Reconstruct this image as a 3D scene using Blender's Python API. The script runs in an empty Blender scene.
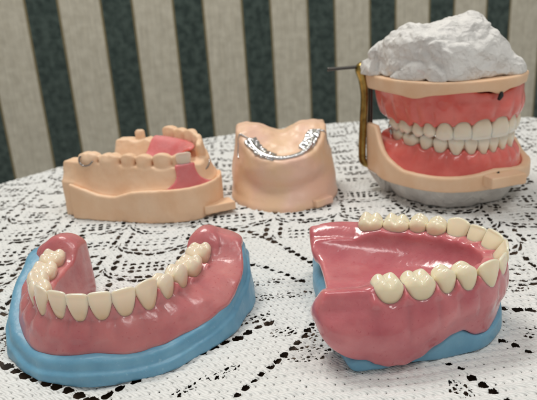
import bpy, math, random
import numpy as np
R = math.radians
rng = np.random.default_rng(7)
scene = bpy.context.scene
scene.unit_settings.system = 'METRIC'
scene.unit_settings.scale_length = 0.01          # one unit is one centimetre
col = scene.collection

# ------------------------------------------------------------------ helpers
def tag(o, label=None, cat=None, group=None, kind=None):
    if label: o['label'] = label
    if cat: o['category'] = cat
    if group: o['group'] = group
    if kind: o['kind'] = kind
    return o

def empty(name, loc, label, cat, group=None):
    o = bpy.data.objects.new(name, None); col.objects.link(o)
    o.location = loc; o.empty_display_size = 1
    return tag(o, label, cat, group)

def link_mesh(name, V, Q, mat, parent=None, flip=False, smooth=True, loc=None, attrs=None):
    V = np.asarray(V, dtype=np.float32)
    org = np.array(loc or (0, 0, 0), dtype=np.float32); pa_ = parent
    while pa_: org = org + np.array(pa_.location, dtype=np.float32); pa_ = pa_.parent
    V = V - org
    me = bpy.data.meshes.new(name)
    Q = np.asarray(Q, dtype=np.int32)
    if flip: Q = Q[:, ::-1]
    n, k = Q.shape
    me.vertices.add(len(V)); me.vertices.foreach_set('co', V.ravel())
    me.loops.add(n * k); me.loops.foreach_set('vertex_index', Q.ravel())
    me.polygons.add(n)
    me.polygons.foreach_set('loop_start', np.arange(0, n * k, k, dtype=np.int32))
    me.polygons.foreach_set('loop_total', np.full(n, k, dtype=np.int32))
    me.update(calc_edges=True)
    if smooth: me.polygons.foreach_set('use_smooth', np.ones(n, dtype=bool))
    if attrs:
        for an, av in attrs.items():
            a = me.attributes.new(an, 'FLOAT', 'POINT'); a.data.foreach_set('value', np.asarray(av, dtype=np.float32).ravel())
    me.validate()
    me.materials.append(mat)
    o = bpy.data.objects.new(name, me); col.objects.link(o)
    if parent: o.parent = parent
    elif loc: o.location = loc
    return o

def nets(fn, lo, hi, res):
    """surface nets: mesh of fn(x,y,z) < 0"""
    n = [int(math.ceil((hi[i] - lo[i]) / res)) + 1 for i in range(3)]
    ax = [lo[i] + np.arange(n[i]) * res for i in range(3)]
    X, Y, Z = ax[0][:, None, None], ax[1][None, :, None], ax[2][None, None, :]
    F = np.broadcast_to(fn(X, Y, Z), n).astype(np.float32).copy()
    F[0] = F[-1] = 1; F[:, 0] = F[:, -1] = 1; F[:, :, 0] = F[:, :, -1] = 1
    S = F < 0
    c = np.zeros([m - 1 for m in n], dtype=np.int8)
    for i in (0, 1):
        for j in (0, 1):
            for k in (0, 1):
                c += S[i:n[0]-1+i, j:n[1]-1+j, k:n[2]-1+k]
    act = (c > 0) & (c < 8)
    idx = np.full(act.shape, -1, dtype=np.int64)
    I, J, K = np.nonzero(act); m = len(I)
    idx[I, J, K] = np.arange(m)
    P = np.zeros((m, 3)); cnt = np.zeros(m)
    cs = [(i, j, k) for i in (0, 1) for j in (0, 1) for k in (0, 1)]
    for a in cs:
        for ax_ in range(3):
            if a[ax_]: continue
            b = list(a); b[ax_] = 1
            f0 = F[I + a[0], J + a[1], K + a[2]]; f1 = F[I + b[0], J + b[1], K + b[2]]
            x = (f0 < 0) != (f1 < 0)
            t = np.where(x, f0 / np.where(x, f0 - f1, 1), 0)
            q = np.array(a, dtype=float)[None, :].repeat(m, 0); q[:, ax_] = t
            P[x] += q[x]; cnt[x] += 1
    P /= cnt[:, None]
    V = (P + np.stack([I, J, K], 1)) * res + np.array(lo)
    faces = []
    for ax_ in range(3):
        o1, o2 = [(1, 2), (2, 0), (0, 1)][ax_]
        s0 = [slice(None)] * 3; s1 = [slice(None)] * 3
        s0[ax_] = slice(0, n[ax_] - 1); s1[ax_] = slice(1, n[ax_])
        A, B = S[tuple(s0)], S[tuple(s1)]
        for d, msk in ((0, A & ~B), (1, ~A & B)):
            E = np.array(np.nonzero(msk)).T
            E = E[(E[:, o1] > 0) & (E[:, o2] > 0)]
            def g(p, q):
                T = E.copy(); T[:, o1] -= p; T[:, o2] -= q
                return idx[T[:, 0], T[:, 1], T[:, 2]]
            f = np.stack([g(1, 1), g(0, 1), g(0, 0), g(1, 0)], 1)
            faces.append(f if d == 0 else f[:, ::-1])
    Q = np.concatenate(faces)
    Q = Q[(Q >= 0).all(1)]
    return V, Q

def relax(V, Q, it=2, lam=.5):
    for _ in range(it):
        A = np.zeros_like(V); w = np.zeros(len(V))
        for a, b in ((0, 1), (1, 2), (2, 3), (3, 0)):
            for p, q in ((a, b), (b, a)):
                np.add.at(A, Q[:, p], V[Q[:, q]]); np.add.at(w, Q[:, p], 1)
        V = V + lam * (A / np.maximum(w, 1)[:, None] - V)
    return V

def smax(a, b, k=.1):
    h = np.clip(.5 + .5 * (a - b) / k, 0, 1)
    return b + (a - b) * h + k * h * (1 - h)
def smin(a, b, k=.1): return -smax(-a, -b, k)
def sst(a, b, x):
    t = np.clip((x - a) / (b - a), 0, 1); return t * t * (3 - 2 * t)

def _h(i, j, k, s):
    v = np.sin(i * 127.1 + j * 311.7 + k * 74.7 + s * 53.3) * 43758.5453
    return v - np.floor(v)
def noise(x, y, z, s=0):
    i, j, k = np.floor(x), np.floor(y), np.floor(z)
    f, g, h = x - i, y - j, z - k
    f, g, h = f*f*(3-2*f), g*g*(3-2*g), h*h*(3-2*h)
    def L(a, b, t): return a + (b - a) * t
    return L(L(L(_h(i,j,k,s), _h(i+1,j,k,s), f), L(_h(i,j+1,k,s), _h(i+1,j+1,k,s), f), g),
             L(L(_h(i,j,k+1,s), _h(i+1,j,k+1,s), f), L(_h(i,j+1,k+1,s), _h(i+1,j+1,k+1,s), f), g), h) * 2 - 1
def fbm(x, y, z, o=3, s=0):
    r = 0; a = 1.
    for q in range(o):
        r = r + a * noise(x * 2**q, y * 2**q, z * 2**q, s + q * 7); a *= .5
    return r

class Arch:
    """smooth curve through points in the plane; outward is to the left-hand side given by sgn"""
    def __init__(s, pts, sgn=1):
        P = np.array(pts, dtype=float)
        Pe = np.vstack([2 * P[0] - P[1], P, 2 * P[-1] - P[-2]])
        out = []
        for i in range(len(P) - 1):
            p0, p1, p2, p3 = Pe[i:i+4]
            for t in np.linspace(0, 1, 40, endpoint=False):
                out.append(.5 * ((2*p1) + (-p0+p2)*t + (2*p0-5*p1+4*p2-p3)*t*t + (-p0+3*p1-3*p2+p3)*t**3))
        out.append(P[-1]); C = np.array(out)
        for _ in range(30):
            C[1:-1] = .5 * C[1:-1] + .25 * (C[:-2] + C[2:])
        d = np.r_[0, np.cumsum(np.hypot(*np.diff(C, axis=0).T))]
        s.L = d[-1]; u = np.linspace(0, s.L, 260)
        s.C = np.stack([np.interp(u, d, C[:, 0]), np.interp(u, d, C[:, 1])], 1)
        T = np.gradient(s.C, axis=0); T /= np.hypot(*T.T)[:, None]
        s.T = T; s.N = sgn * np.stack([T[:, 1], -T[:, 0]], 1); s.u = u
    def at(s, u):
        f = lambda A: np.array([np.interp(u, s.u, A[:, 0]), np.interp(u, s.u, A[:, 1])])
        return f(s.C), f(s.T), f(s.N)
    def coords(s, X, Y):
        shp = np.broadcast(X, Y).shape
        x = np.broadcast_to(X, shp).ravel(); y = np.broadcast_to(Y, shp).ravel()
        D = (x[:, None] - s.C[None, :, 0])**2 + (y[:, None] - s.C[None, :, 1])**2
        i = D.argmin(1)
        vx, vy = x - s.C[i, 0], y - s.C[i, 1]
        dn = vx * s.N[i, 0] + vy * s.N[i, 1]; dt = vx * s.T[i, 0] + vy * s.T[i, 1]
        e = np.where(i == 0, np.maximum(-dt, 0), np.where(i == len(s.u) - 1, np.maximum(dt, 0), 0))
        end = (e > 0)
        d = np.where(end, dn, np.sign(dn) * np.sqrt(D[np.arange(len(i)), i]))
        u = s.u[i] + np.where(end, 0, dt)
        return [a.reshape(shp) for a in (u, d, e)]

# ------------------------------------------------------------------ materials
def mat(name, color, rough=.5, bump=None, **kw):
    m = bpy.data.materials.new(name); m.use_nodes = True
    nt = m.node_tree; b = nt.nodes['Principled BSDF']
    b.inputs['Base Color'].default_value = (*color, 1); b.inputs['Roughness'].default_value = rough
    for k, v in kw.items():
        key = k.replace('_', ' ')
        b.inputs[key].default_value = v
    tc = nt.nodes.new('ShaderNodeTexCoord')
    if bump:
        prev = None
        for sc, st, dist, det in bump:
            n = nt.nodes.new('ShaderNodeTexNoise'); n.inputs['Scale'].default_value = sc; n.inputs['Detail'].default_value = det
            nt.links.new(tc.outputs['Object'], n.inputs['Vector'])
            bp = nt.nodes.new('ShaderNodeBump'); bp.inputs['Strength'].default_value = st; bp.inputs['Distance'].default_value = dist
            nt.links.new(n.outputs['Fac'], bp.inputs['Height'])
            if prev: nt.links.new(prev.outputs[0], bp.inputs['Normal'])
            prev = bp
        nt.links.new(prev.outputs[0], b.inputs['Normal'])
    return m

def vary(m, c1, c2, scale=2., lo=.35, hi=.65, detail=4, vec=None):
    """base colour drifting between two pigments"""
    nt = m.node_tree; b = nt.nodes['Principled BSDF']
    tc = [n for n in nt.nodes if n.type == 'TEX_COORD'][0]
    n = nt.nodes.new('ShaderNodeTexNoise'); n.inputs['Scale'].default_value = scale; n.inputs['Detail'].default_value = detail
    nt.links.new(tc.outputs['Object'], n.inputs['Vector'])
    r = nt.nodes.new('ShaderNodeValToRGB')
    r.color_ramp.elements[0].position = lo; r.color_ramp.elements[1].position = hi
    r.color_ramp.elements[0].color = (*c1, 1); r.color_ramp.elements[1].color = (*c2, 1)
    nt.links.new(n.outputs['Fac'], r.inputs['Fac']); nt.links.new(r.outputs['Color'], b.inputs['Base Color'])
    return m

def fleck(m, fc, scale, thr, amt=1.):
    """small flecks laid over whatever feeds the base colour"""
    nt = m.node_tree; b = nt.nodes['Principled BSDF']
    tc = [n for n in nt.nodes if n.type == 'TEX_COORD'][0]
    n = nt.nodes.new('ShaderNodeTexNoise'); n.inputs['Scale'].default_value = scale; n.inputs['Detail'].default_value = 2
    nt.links.new(tc.outputs['Object'], n.inputs['Vector'])
    mr = nt.nodes.new('ShaderNodeMapRange'); mr.inputs['From Min'].default_value = thr; mr.inputs['From Max'].default_value = thr + .06
    mr.inputs['To Max'].default_value = amt
    nt.links.new(n.outputs['Fac'], mr.inputs['Value'])
    mx = nt.nodes.new('ShaderNodeMix'); mx.data_type = 'RGBA'
    inp = b.inputs['Base Color']
    if inp.is_linked: nt.links.new(inp.links[0].from_socket, mx.inputs['A'])
    else: mx.inputs['A'].default_value = inp.default_value
    mx.inputs['B'].default_value = (*fc, 1)
    nt.links.new(mr.outputs[0], mx.inputs['Factor']); nt.links.new(mx.outputs['Result'], inp)
    return m

SSS = dict(Subsurface_Weight=1.0, Subsurface_Scale=.12, Subsurface_Radius=(1., .35, .25))
def gum_mat(name, c1, c2, rough=.28, coat=.25):
    m = mat(name, c1, rough, bump=[(1.3, .5, .12, 3), (5., .3, .04, 3), (22, .15, .01, 2)], Subsurface_Weight=1., Subsurface_Scale=.32,
            Subsurface_Radius=(1., .28, .25), Coat_Weight=coat, Coat_Roughness=.12)
    vary(m, c1, c2, .9, .3, .7)
    return m
M = {}
M['gum_dusky'] = gum_mat('dusky_pink_acrylic', (.50, .15, .17), (.63, .25, .25), .27, .3)
M['gum_clear'] = gum_mat('glossy_pink_acrylic', (.50, .12, .15), (.63, .22, .24), .2, .6)
M['gum_red'] = gum_mat('coral_pink_acrylic', (.70, .13, .11), (.82, .22, .19), .22, .4)
for k_ in ('gum_dusky', 'gum_clear'): fleck(M[k_], (.42, .05, .07), 9, .66, .35)
M['gum_partial'] = gum_mat('red_pink_acrylic', (.68, .16, .17), (.76, .28, .29), .25, .4)

def tooth_mat(name, neck, edge, rough=.16):
    m = mat(name, edge, rough, bump=[(9, .08, .02, 2)], Subsurface_Weight=1., Subsurface_Scale=.22,
            Subsurface_Radius=(1., .7, .5), Coat_Weight=.4, Coat_Roughness=.08)
    nt = m.node_tree; b = nt.nodes['Principled BSDF']
    a = nt.nodes.new('ShaderNodeAttribute'); a.attribute_name = 'crown'
    r = nt.nodes.new('ShaderNodeValToRGB'); r.color_ramp.elements[0].color = (*neck, 1); r.color_ramp.elements[1].color = (*edge, 1)
    r.color_ramp.elements[0].position = 0.0; r.color_ramp.elements[1].position = .75
    e = r.color_ramp.elements.new(1.); e.color = (edge[0] * .9, edge[1] * .93, edge[2] * 1.0, 1)
    nt.links.new(a.outputs['Fac'], r.inputs['Fac']); nt.links.new(r.outputs[0], b.inputs['Base Color'])
    return m
M['tooth_cream'] = tooth_mat('cream_tooth_acrylic', (.74, .52, .32), (.86, .75, .59))
M['tooth_ivory'] = tooth_mat('ivory_tooth_acrylic', (.76, .62, .40), (.85, .77, .58))
M['tooth_grey'] = tooth_mat('greyish_ivory_tooth_acrylic', (.76, .63, .48), (.86, .80, .69))
M['tooth_white'] = tooth_mat('white_tooth_acrylic', (.72, .55, .42), (.76, .66, .55))

M['putty'] = mat('blue_putty', (.14, .34, .50), .38, bump=[(1.4, .5, .12, 3), (9, .25, .02, 3), (60, .15, .004, 2)],
                 Subsurface_Weight=.25, Subsurface_Scale=.08)
vary(M['putty'], (.13, .33, .49), (.18, .40, .56), 1.3)
for k_ in ('putty',): fleck(M[k_], (.30, .50, .62), 6, .68, .5)
M['stone'] = mat('peach_dental_stone', (.80, .53, .33), .5, bump=[(2.5, .3, .06, 4), (30, .18, .006, 3)],
                 Subsurface_Weight=.25, Subsurface_Scale=.1, Subsurface_Radius=(1, .6, .4))
fleck(vary(M['stone'], (.82, .54, .345), (.87, .62, .43), .8), (.9, .75, .6), 14, .68, .5)
M['stone_pink'] = mat('pinkish_dental_stone', (.80, .53, .36), .4, bump=[(2., .35, .08, 4), (26, .2, .006, 3)],
                 Subsurface_Weight=.25, Subsurface_Scale=.1, Subsurface_Radius=(1, .6, .4), Coat_Weight=.15, Coat_Roughness=.3)
fleck(vary(M['stone_pink'], (.82, .56, .37), (.84, .55, .43), .5, .4, .6), (.88, .68, .56), 11, .66, .6)
M['plaster'] = mat('white_plaster', (.78, .77, .76), .85, bump=[(3., .6, .12, 6), (24, .5, .02, 4)])
def chipped(m, scale, dist, st):
    nt = m.node_tree; b = nt.nodes['Principled BSDF']; tc = [n for n in nt.nodes if n.type == 'TEX_COORD'][0]
    n0 = nt.nodes.new('ShaderNodeTexNoise'); n0.inputs['Scale'].default_value = 1.5; nt.links.new(tc.outputs['Object'], n0.inputs['Vector'])
    ad_ = nt.nodes.new('ShaderNodeVectorMath'); ad_.operation = 'ADD'; nt.links.new(tc.outputs['Object'], ad_.inputs[0]); nt.links.new(n0.outputs['Color'], ad_.inputs[1])
    v = nt.nodes.new('ShaderNodeTexVoronoi'); v.inputs['Scale'].default_value = scale; nt.links.new(ad_.outputs[0], v.inputs['Vector'])
    bp = nt.nodes.new('ShaderNodeBump'); bp.inputs['Strength'].default_value = st; bp.inputs['Distance'].default_value = dist
    nt.links.new(v.outputs['Distance'], bp.inputs['Height']); nt.links.new(b.inputs['Normal'].links[0].from_socket, bp.inputs['Normal']); nt.links.new(bp.outputs[0], b.inputs['Normal'])
chipped(M['plaster'], 1.1, .35, .8)

fleck(vary(M['plaster'], (.70, .69, .68), (.80, .79, .775), 1.1), (.80, .62, .62), 1.1, .70, .45)
M['plaster_grey'] = mat('grey_white_plaster', (.60, .58, .56), .75, bump=[(3., .5, .1, 5), (24, .35, .01, 4)])
chipped(M['plaster_grey'], .9, .3, .7)
vary(M['plaster_grey'], (.58, .56, .54), (.74, .72, .69), 1.2)
M['brass'] = mat('aged_brass', (.50, .34, .10), .28, bump=[(6, .2, .02, 3)], Metallic=1.)
vary(M['brass'], (.16, .10, .03), (.50, .36, .11), 1.6, .3, .7)
M['dark_metal'] = mat('dark_steel', (.10, .095, .09), .4, Metallic=.9)
M['chrome'] = mat('polished_cobalt_alloy', (.62, .62, .63), .16, bump=[(9, .6, .04, 3)], Metallic=1.)
M['wire'] = mat('steel_wire', (.32, .31, .31), .25, Metallic=1.)
M['black'] = mat('black_ink', (.01, .01, .012), .5)
M['wood'] = mat('dark_varnished_wood', (.06, .035, .024), .35)
vary(M['wood'], (.09, .06, .042), (.15, .10, .07), .6)

# ------------------------------------------------------------------ teeth
def tooth_mesh(kind, W, H, B, seed, neck=.68):
    sk = np.random.default_rng(seed)
    lean = sk.uniform(-.03, .03); chip = sk.uniform(-.02, .02)
    def f(x, y, z):
        t = np.clip(z / H, -.6, 1.15); tc = np.clip(t, 0, 1)
        if kind in ('incisor', 'canine'):
            a = W / 2 * (neck + (1 - neck) * np.sin(np.clip(tc * 1.25, 0, 1) * math.pi / 2)) * (1 - .05 * np.clip(tc - .8, 0, 1) * 5 * .5)
            yl = B * .5 - .10 * tc**2 * B * 2 + .05 * np.sin(tc * math.pi)
            yg = -B * .5 + (B * .78) * tc**1.3
            if kind == 'canine': yl = yl + .05 * np.exp(-(x / (W * .25))**2)
            mid = (yl + yg) / 2; hf = np.maximum((yl - yg) / 2, .055)
            q = (np.abs((x - lean * t) / a)**3.2 + np.abs((y - mid) / hf)**2.3)**(1 / 2.7)
            s = (q - 1) * np.minimum(a, hf * 1.3)
            top = z - (H + chip * x / W - .05 * np.abs(2 * x / W)**5 - (.24 * W * np.abs(x / W)**1.3 if kind == 'canine' else 0))
            return smax(s, top, .05)
        if kind == 'premolar':
            a = W / 2 * (.74 + .26 * np.sin(np.clip(tc * 1.5, 0, 1) * math.pi / 2) - .10 * np.clip(tc - .8, 0, 1) * 5)
            b = B / 2 * (.86 + .14 * np.sin(np.clip(tc * 1.6, 0, 1) * math.pi / 2) - .16 * sst(.55, 1.05, t))
            q = (np.abs(x / a)**2.5 + np.abs(y / b)**2.5)**(1 / 2.5)
            s = (q - 1) * np.minimum(a, b)
            hh = H - .26 * H * np.clip(np.abs(x / W) * 2, 0, 1.2)**1.6
            cz = hh - .17 + .19 * np.exp(-((y - B*.23) / (B*.20))**2) + .14 * np.exp(-((y + B*.25) / (B*.19))**2)
            return smax(s, (z - cz) * .7, .07)
        a = W / 2 * (.84 + .16 * np.sin(np.clip(tc * 1.6, 0, 1) * math.pi / 2) - .10 * sst(.6, 1.1, t))
        b = B / 2 * (.86 + .14 * np.sin(np.clip(tc * 1.6, 0, 1) * math.pi / 2) - .18 * sst(.5, 1.1, t))
        q = (np.abs(x / a)**3.2 + np.abs(y / b)**3.0)**(1 / 3.1)
        s = (q - 1) * np.minimum(a, b)
        cz = H - .18 - .10 * np.clip(np.abs(2 * x / W), 0, 1.2)**3
        for cx, cy, ch in ((-.23, .25, .19), (.22, .25, .17), (-.22, -.25, .15), (.22, -.24, .14)):
            cz = cz + ch * np.exp(-(((x - cx*W) / (W*.19))**2 + ((y - cy*B) / (B*.20))**2))
        cz = cz - .04 * np.exp(-((x - .02*W) / (W*.05))**2)
        return smax(s, (z - cz) * .65, .07)
    r = .026
    V, Q = nets(f, (-W/2 - .12, -B/2 - .2, -.42), (W/2 + .12, B/2 + .2, H + .2), r)
    return relax(V, Q, 1, .4), Q

KIND = {'c': ('incisor', 1.0), 'l': ('incisor', .8), 'k': ('canine', 1), 'p': ('premolar', 1), 'm': ('molar', 1)}
def lay_teeth(arch, u0, u1, spec):
    """spec: list of (kind letter, width); returns list of (letter, centre u, scaled width)"""
    tot = sum(w for _, w in spec); k = (u1 - u0) / tot; u = u0; out = []
    for c, w in spec:
        out.append((c, u + w * k / 2, w * k)); u += w * k
    return out

def place_teeth(root, arch, lay, zn, H, Bd, m, up=1, seed=0, off=None, tilt=0., neck=.68, name='tooth', jit=.02, skip=()):
    """zn(u): neck height; H[letter]; Bd[letter] depth; up=-1 hangs the teeth downwards"""
    for i, (c, u, w) in enumerate(lay):
        if i in skip: continue
        kind = KIND[c][0]
        V, Q = tooth_mesh(kind, w * {'incisor': 1.15, 'canine': 1.12, 'premolar': 1.06, 'molar': 1.02}[kind], H[c], Bd[c], seed * 50 + i, neck)
        crown = np.clip(V[:, 2] / H[c], 0, 1)
        p, T, N = arch.at(u)
        a = rng.normal(0, jit * 2); th = tilt.get(c, 0) if isinstance(tilt, dict) else tilt
        x, y, z = V.T
        y2 = y * math.cos(th) + z * math.sin(th); z2 = z * math.cos(th) - y * math.sin(th)
        o = (off.get(c, 0) if off else 0) + rng.normal(0, jit * .6)
        y2 = y2 + o; z2 = (zn(u) + up * (z2 + rng.normal(0, jit * .6)))
        xr = x * math.cos(a) - y2 * math.sin(a) * .3; yr = y2 + x * math.sin(a)
        W3 = np.stack([p[0] + T[0]*xr + N[0]*yr, p[1] + T[1]*xr + N[1]*yr, z2], 1)
        # handedness: T x N up-direction decides winding
        hand = T[0]*N[1] - T[1]*N[0]
        link_mesh(name, W3, Q, m, root, flip=(hand * up < 0), attrs={'crown': crown})

def tri_phase(lay, u):
    """0 over the middle of a tooth, 1 between teeth"""
    cs = np.array([c for _, c, _ in lay]); ws = np.array([w for _, _, w in lay])
    s = np.ones_like(u) * 1.
    for c, w in zip(cs, ws):
        d = np.abs(u - c) / (w / 2); s = np.where(d < 1, d, s)
    return s

def ip(tab):
    xs = [a for a, _ in tab]; ys = [b for _, b in tab]
    return lambda u: np.interp(u, xs, ys)

def smooth_ip(tab, L):
    """table over fraction of arch length, smoothed"""
    xs = np.linspace(-.1, 1.1, 241); v = np.interp(xs, [a for a, _ in tab], [b for _, b in tab])
    k = np.hanning(17); k /= k.sum()
    v = np.convolve(np.pad(v, 8, mode='edge'), k, 'valid')
    return lambda u: np.interp(u / L, xs, v)

def make_gum(arch, lay, P, lo, hi, res, up=1, zref=0):
    """denture base: P has functions of u: neck, border, flange, inner; scalars pap, padlen, padh"""
    L = arch.L
    def f(X, Y, Z):
        if up < 0: Z = 2 * zref - Z
        u, d, e = arch.coords(X[:, :, 0], Y[:, :, 0])
        if 'nz' in P: d = d + P['nz'] * noise(X[:, :, 0] * 1.7, Y[:, :, 0] * 1.7, 0.)
        s = tri_phase(lay, u)
        u, d, e, s = [a[:, :, None] for a in (u, d, e, s)]
        zn = P['neck'](u); zb = P['border'](u) + .03 * np.sin(u * 5.1) + .02 * np.sin(u * 11.3) + P.get('brise', 0.) * (e / P['padlen'])**2
        if 'lingual' in P:
            wl_ = sst(.0, .5, -d); zb = zb * (1 - wl_) + P['lingual'] * wl_
        Df = P['flange'](u); Di = P['inner'](u)
        onT = (s < 1)
        scal = (P['pap'](u) if callable(P['pap']) else P['pap']) * s**2.2
        isp_ = np.clip(P['padstart0'](u), 0, 1) * P.get('padslope', 0.); zn0 = zn; zn = zn * (1 - isp_) + (P['pad'](u) - .1) * isp_
        t = np.clip((zn - Z) / np.maximum(zn - zb, .2), -.6, 1.4)
        tp = np.clip(t, 0, 1)
        root = P.get('root', .05) * (1 - s**2) * np.sin(np.clip(tp * 1.5, 0, 1) * math.pi)
        thick = P['rim'](u)
        bulge = (P['bulgef'](u) if 'bulgef' in P else P.get('bulge', .0)) * np.sin(tp * math.pi)
        groove = -.05 * s**4 * np.exp(-((t - .05) / .22)**2)
        dout = thick + (Df - thick) * tp**P.get('pw', 1.1) + root + bulge + groove
        if 'roundend' in P: dout = dout * np.clip(1 - (e / (P['padlen'] * 1.02))**P['roundend'], .01, 1)**.5
        din = -(P['irim'](u) + (Di - P['irim'](u)) * sst(0, 1, t) )
        lw_ = sst(-.15, .15, -d); ztop = zn + scal * (1 - lw_) + (P.get('ling', .15) + .22 * scal) * lw_
        zpad = P['pad'](u) - P['drop'] * (e / P['padlen'])**2.4
        ispad = np.clip((P['padstart0'](u)), 0, 1)
        ztop = ztop * (1 - ispad) + zpad * ispad
        # crown the crest across its width
        cw = (d - (dout + din) / 2) / np.maximum((dout - din) / 2, .1)
        ztop = ztop - P.get('round', .25) * ispad * np.clip(np.abs(cw), 0, 1)**2.2
        g = smax(d - dout, din - d, .12)
        g = smax(g, (Z - ztop) * .85, P.get('k', .12))
        g = smax(g, zb - P.get('embed', 0.) - Z, .14)
        g = smax(g, e - P['padlen'], P.get('ecap', .35))
        if 'palate' in P:
            pz = P['palate'](X[:, :, 0], Y[:, :, 0])[:, :, None]
            inside = P['mouth'](X[:, :, 0], Y[:, :, 0])[:, :, None]
            pl = smax(smax((Z - pz) * .8, (pz - .28) - Z, .05), inside, .15)
            g = smin(g, pl, P.get('pk', .35))
        return g
    V, Q = nets(f, lo, hi, res)
    return relax(V, Q, 2, .5), Q

def make_tray(arch, P, lo, hi, res, up=1, zref=0, extra=None, it=2):
    """shell hugging the outside of a denture base: P border(u), outer(u) at bottom, top(u), zbot"""
    def f(X, Y, Z):
        if up < 0: Z = 2 * zref - Z
        u, d, e = arch.coords(X[:, :, 0], Y[:, :, 0])
        nz = P.get('nz', .0) * (noise(X[:, :, 0] * .9, Y[:, :, 0] * .9, 0.) + .3 * noise(X[:, :, 0] * 2.6, Y[:, :, 0] * 2.6, 3.))
        u, d, e, nz = [a[:, :, None] for a in (u, d, e, nz)]
        zb = P['border'](u) + nz * .7 - P.get('enddrop', 0) * (e / P['endlen'])**2
        do = P['outer'](u) * np.clip(1 - (e / (P['endlen'] * 1.04))**2.2, .01, 1)**(.5 if 'roundend' in P else 0) + nz + P.get('flare', .1) * np.clip(1 - (Z - P['zbot']) / .8, 0, 1)
        if 'ledge' in P:
            do = do - P['ledge'] * sst(-.05, .05, Z - (zb - P['ledge_h'] - .1 * nz)) * 1.
        dn = np.sqrt(np.maximum(d, 0)**2 + e**2 * (P.get('eround', 1.))) * (e > 0) + np.where(e > 0, 0, d)
        g = smax(d - do, -P['inside'](u) - d, .15)
        g = smax(g, Z - zb, P.get('k', .18)); g = smax(g, P['zbot'] - Z, .08)
        g = smax(g, e - P['endlen'], P.get('ecap', .4))
        if 'dip' in P:
            g = smax(g, Z - (zb - 1.3 * sst(.0, .25, P['dip'](u) - d)), .08)
        if 'fill' in P:
            fl = smax(P['mouth'](X[:, :, 0], Y[:, :, 0])[:, :, None], Z - P['fill'], .1)
            g = smin(g, smax(fl, P['zbot'] - Z, .08), .1)
        if 'clipx' in P: g = smax(g, P['clipx'] + .10 * np.clip(18.0 - Y, 0, 9)**1.8 * .75 + .06 * np.sin(Y * 2.1) + .12 * (Z - .5)**2 - X + 0 * Z, .3)
        if extra is not None: g = extra(g, X, Y, Z)
        return g
    V, Q = nets(f, lo, hi, res)
    return relax(V, Q, it, .5), Q

def half(spec_right):
    return [s for s in reversed(spec_right)] + list(spec_right)
LOWER = half([('c', .53), ('l', .58), ('k', .68), ('p', .70), ('p', .72), ('m', 1.08), ('m', 1.02)])
UPPER = half([('c', .84), ('l', .66), ('k', .78), ('p', .70), ('p', .68), ('m', 1.02), ('m', .96)])

# ================================================================== A: denture front left
archA = Arch([(-7.98, 21.0), (-8.02, 20.0), (-7.98, 18.9), (-7.72, 17.9), (-7.12, 17.05), (-6.3, 16.62), (-5.55, 16.5),
              (-4.8, 16.62), (-4.05, 17.05), (-3.4, 17.9), (-2.98, 18.9), (-2.66, 20.0), (-2.45, 20.85)], sgn=1)
LA = archA.L
LOWER_EVEN = half([('c', .60), ('l', .62), ('k', .66), ('p', .70), ('p', .70), ('m', .98), ('m', .90)])
layA = lay_teeth(archA, .3, LA - .4, LOWER_EVEN)
padA = smooth_ip([(-.1, 1), (.0, 1), (.02, .45), (.05, 0), (.935, 0), (.97, .45), (1, 1), (1.1, 1)], LA)
PA = dict(neck=smooth_ip([(0, 1.85), (.2, 1.78), (.5, 1.72), (.8, 1.76), (1, 1.85)], LA),
          border=smooth_ip([(0, 1.95), (.08, 1.7), (.18, 1.25), (.28, .85), (.36, .74), (.5, .85), (.62, .78), (.72, .9), (.82, 1.15), (.92, 1.6), (1, 2.2)], LA),
          flange=smooth_ip([(0, .85), (.1, .95), (.2, .9), (.3, .8), (.5, .68), (.68, 1.05), (.8, 1.6), (.92, 1.7), (1, 1.35)], LA),
          rim=smooth_ip([(0, .7), (.15, .56), (.3, .36), (.5, .28), (.7, .36), (.85, .56), (.94, .62), (1, .7)], LA),
          irim=smooth_ip([(0, .8), (.1, .68), (.2, .5), (.35, .3), (.65, .3), (.8, .5), (1, .6)], LA),
          inner=smooth_ip([(0, .88), (.2, .85), (.5, .65), (.8, .7), (1, .7)], LA),
          pad=smooth_ip([(0, 2.75), (.5, 2.3), (1, 2.75)], LA), padstart0=padA, padlen=1.3, drop=.7, pap=smooth_ip([(0, .12), (.22, .2), (.32, .6), (.68, .6), (.78, .2), (1, .12)], LA), k=.12, root=.07, nz=.02,
          pw=1.15, bulge=.05, round=.45, lingual=.25, ecap=.9, embed=.25, padslope=1., roundend=2.2, bulgef=smooth_ip([(0, .1), (.5, .05), (.7, .12), (.82, .2), (1, .2)], LA))
rootA = empty('full_denture', (-5.3, 18.6, .7), 'pink full denture with cream teeth sitting in blue putty at the front left', 'denture',
              'pink full dentures')
V, Q = make_gum(archA, layA, PA, (-10.2, 15., .0), (-.4, 23.4, 3.), .05)
link_mesh('gum_base', V, Q, M['gum_dusky'], rootA)
place_teeth(rootA, archA, layA, lambda u: float(PA['neck'](u)), dict(c=.98, l=.98, k=.98, p=.80, m=.66), dict(c=.52, l=.52, k=.58, p=.72, m=.86),
            M['tooth_cream'], seed=1, tilt={'c': .12, 'l': .10, 'k': .05}, neck=.68)
liftA = smooth_ip([(0, .25), (.15, .2), (.28, .0), (.85, -.05), (.95, -.22), (1, -.05)], LA)
TA = dict(border=lambda u: PA['border'](u) - .03 + liftA(u), outer=smooth_ip([(0, 1.3), (.1, 1.4), (.2, 1.32), (.3, 1.15), (.5, 1.05), (.68, 1.3), (.8, 1.78), (.92, 1.85), (1, 1.62)], LA),
          inside=smooth_ip([(0, .4), (.5, .45), (1, .4)], LA), zbot=0., endlen=1.45, enddrop=.1, ecap=.5, flare=.12, nz=.085, ledge=.12, ledge_h=.40, k=.22, roundend=1)
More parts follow.
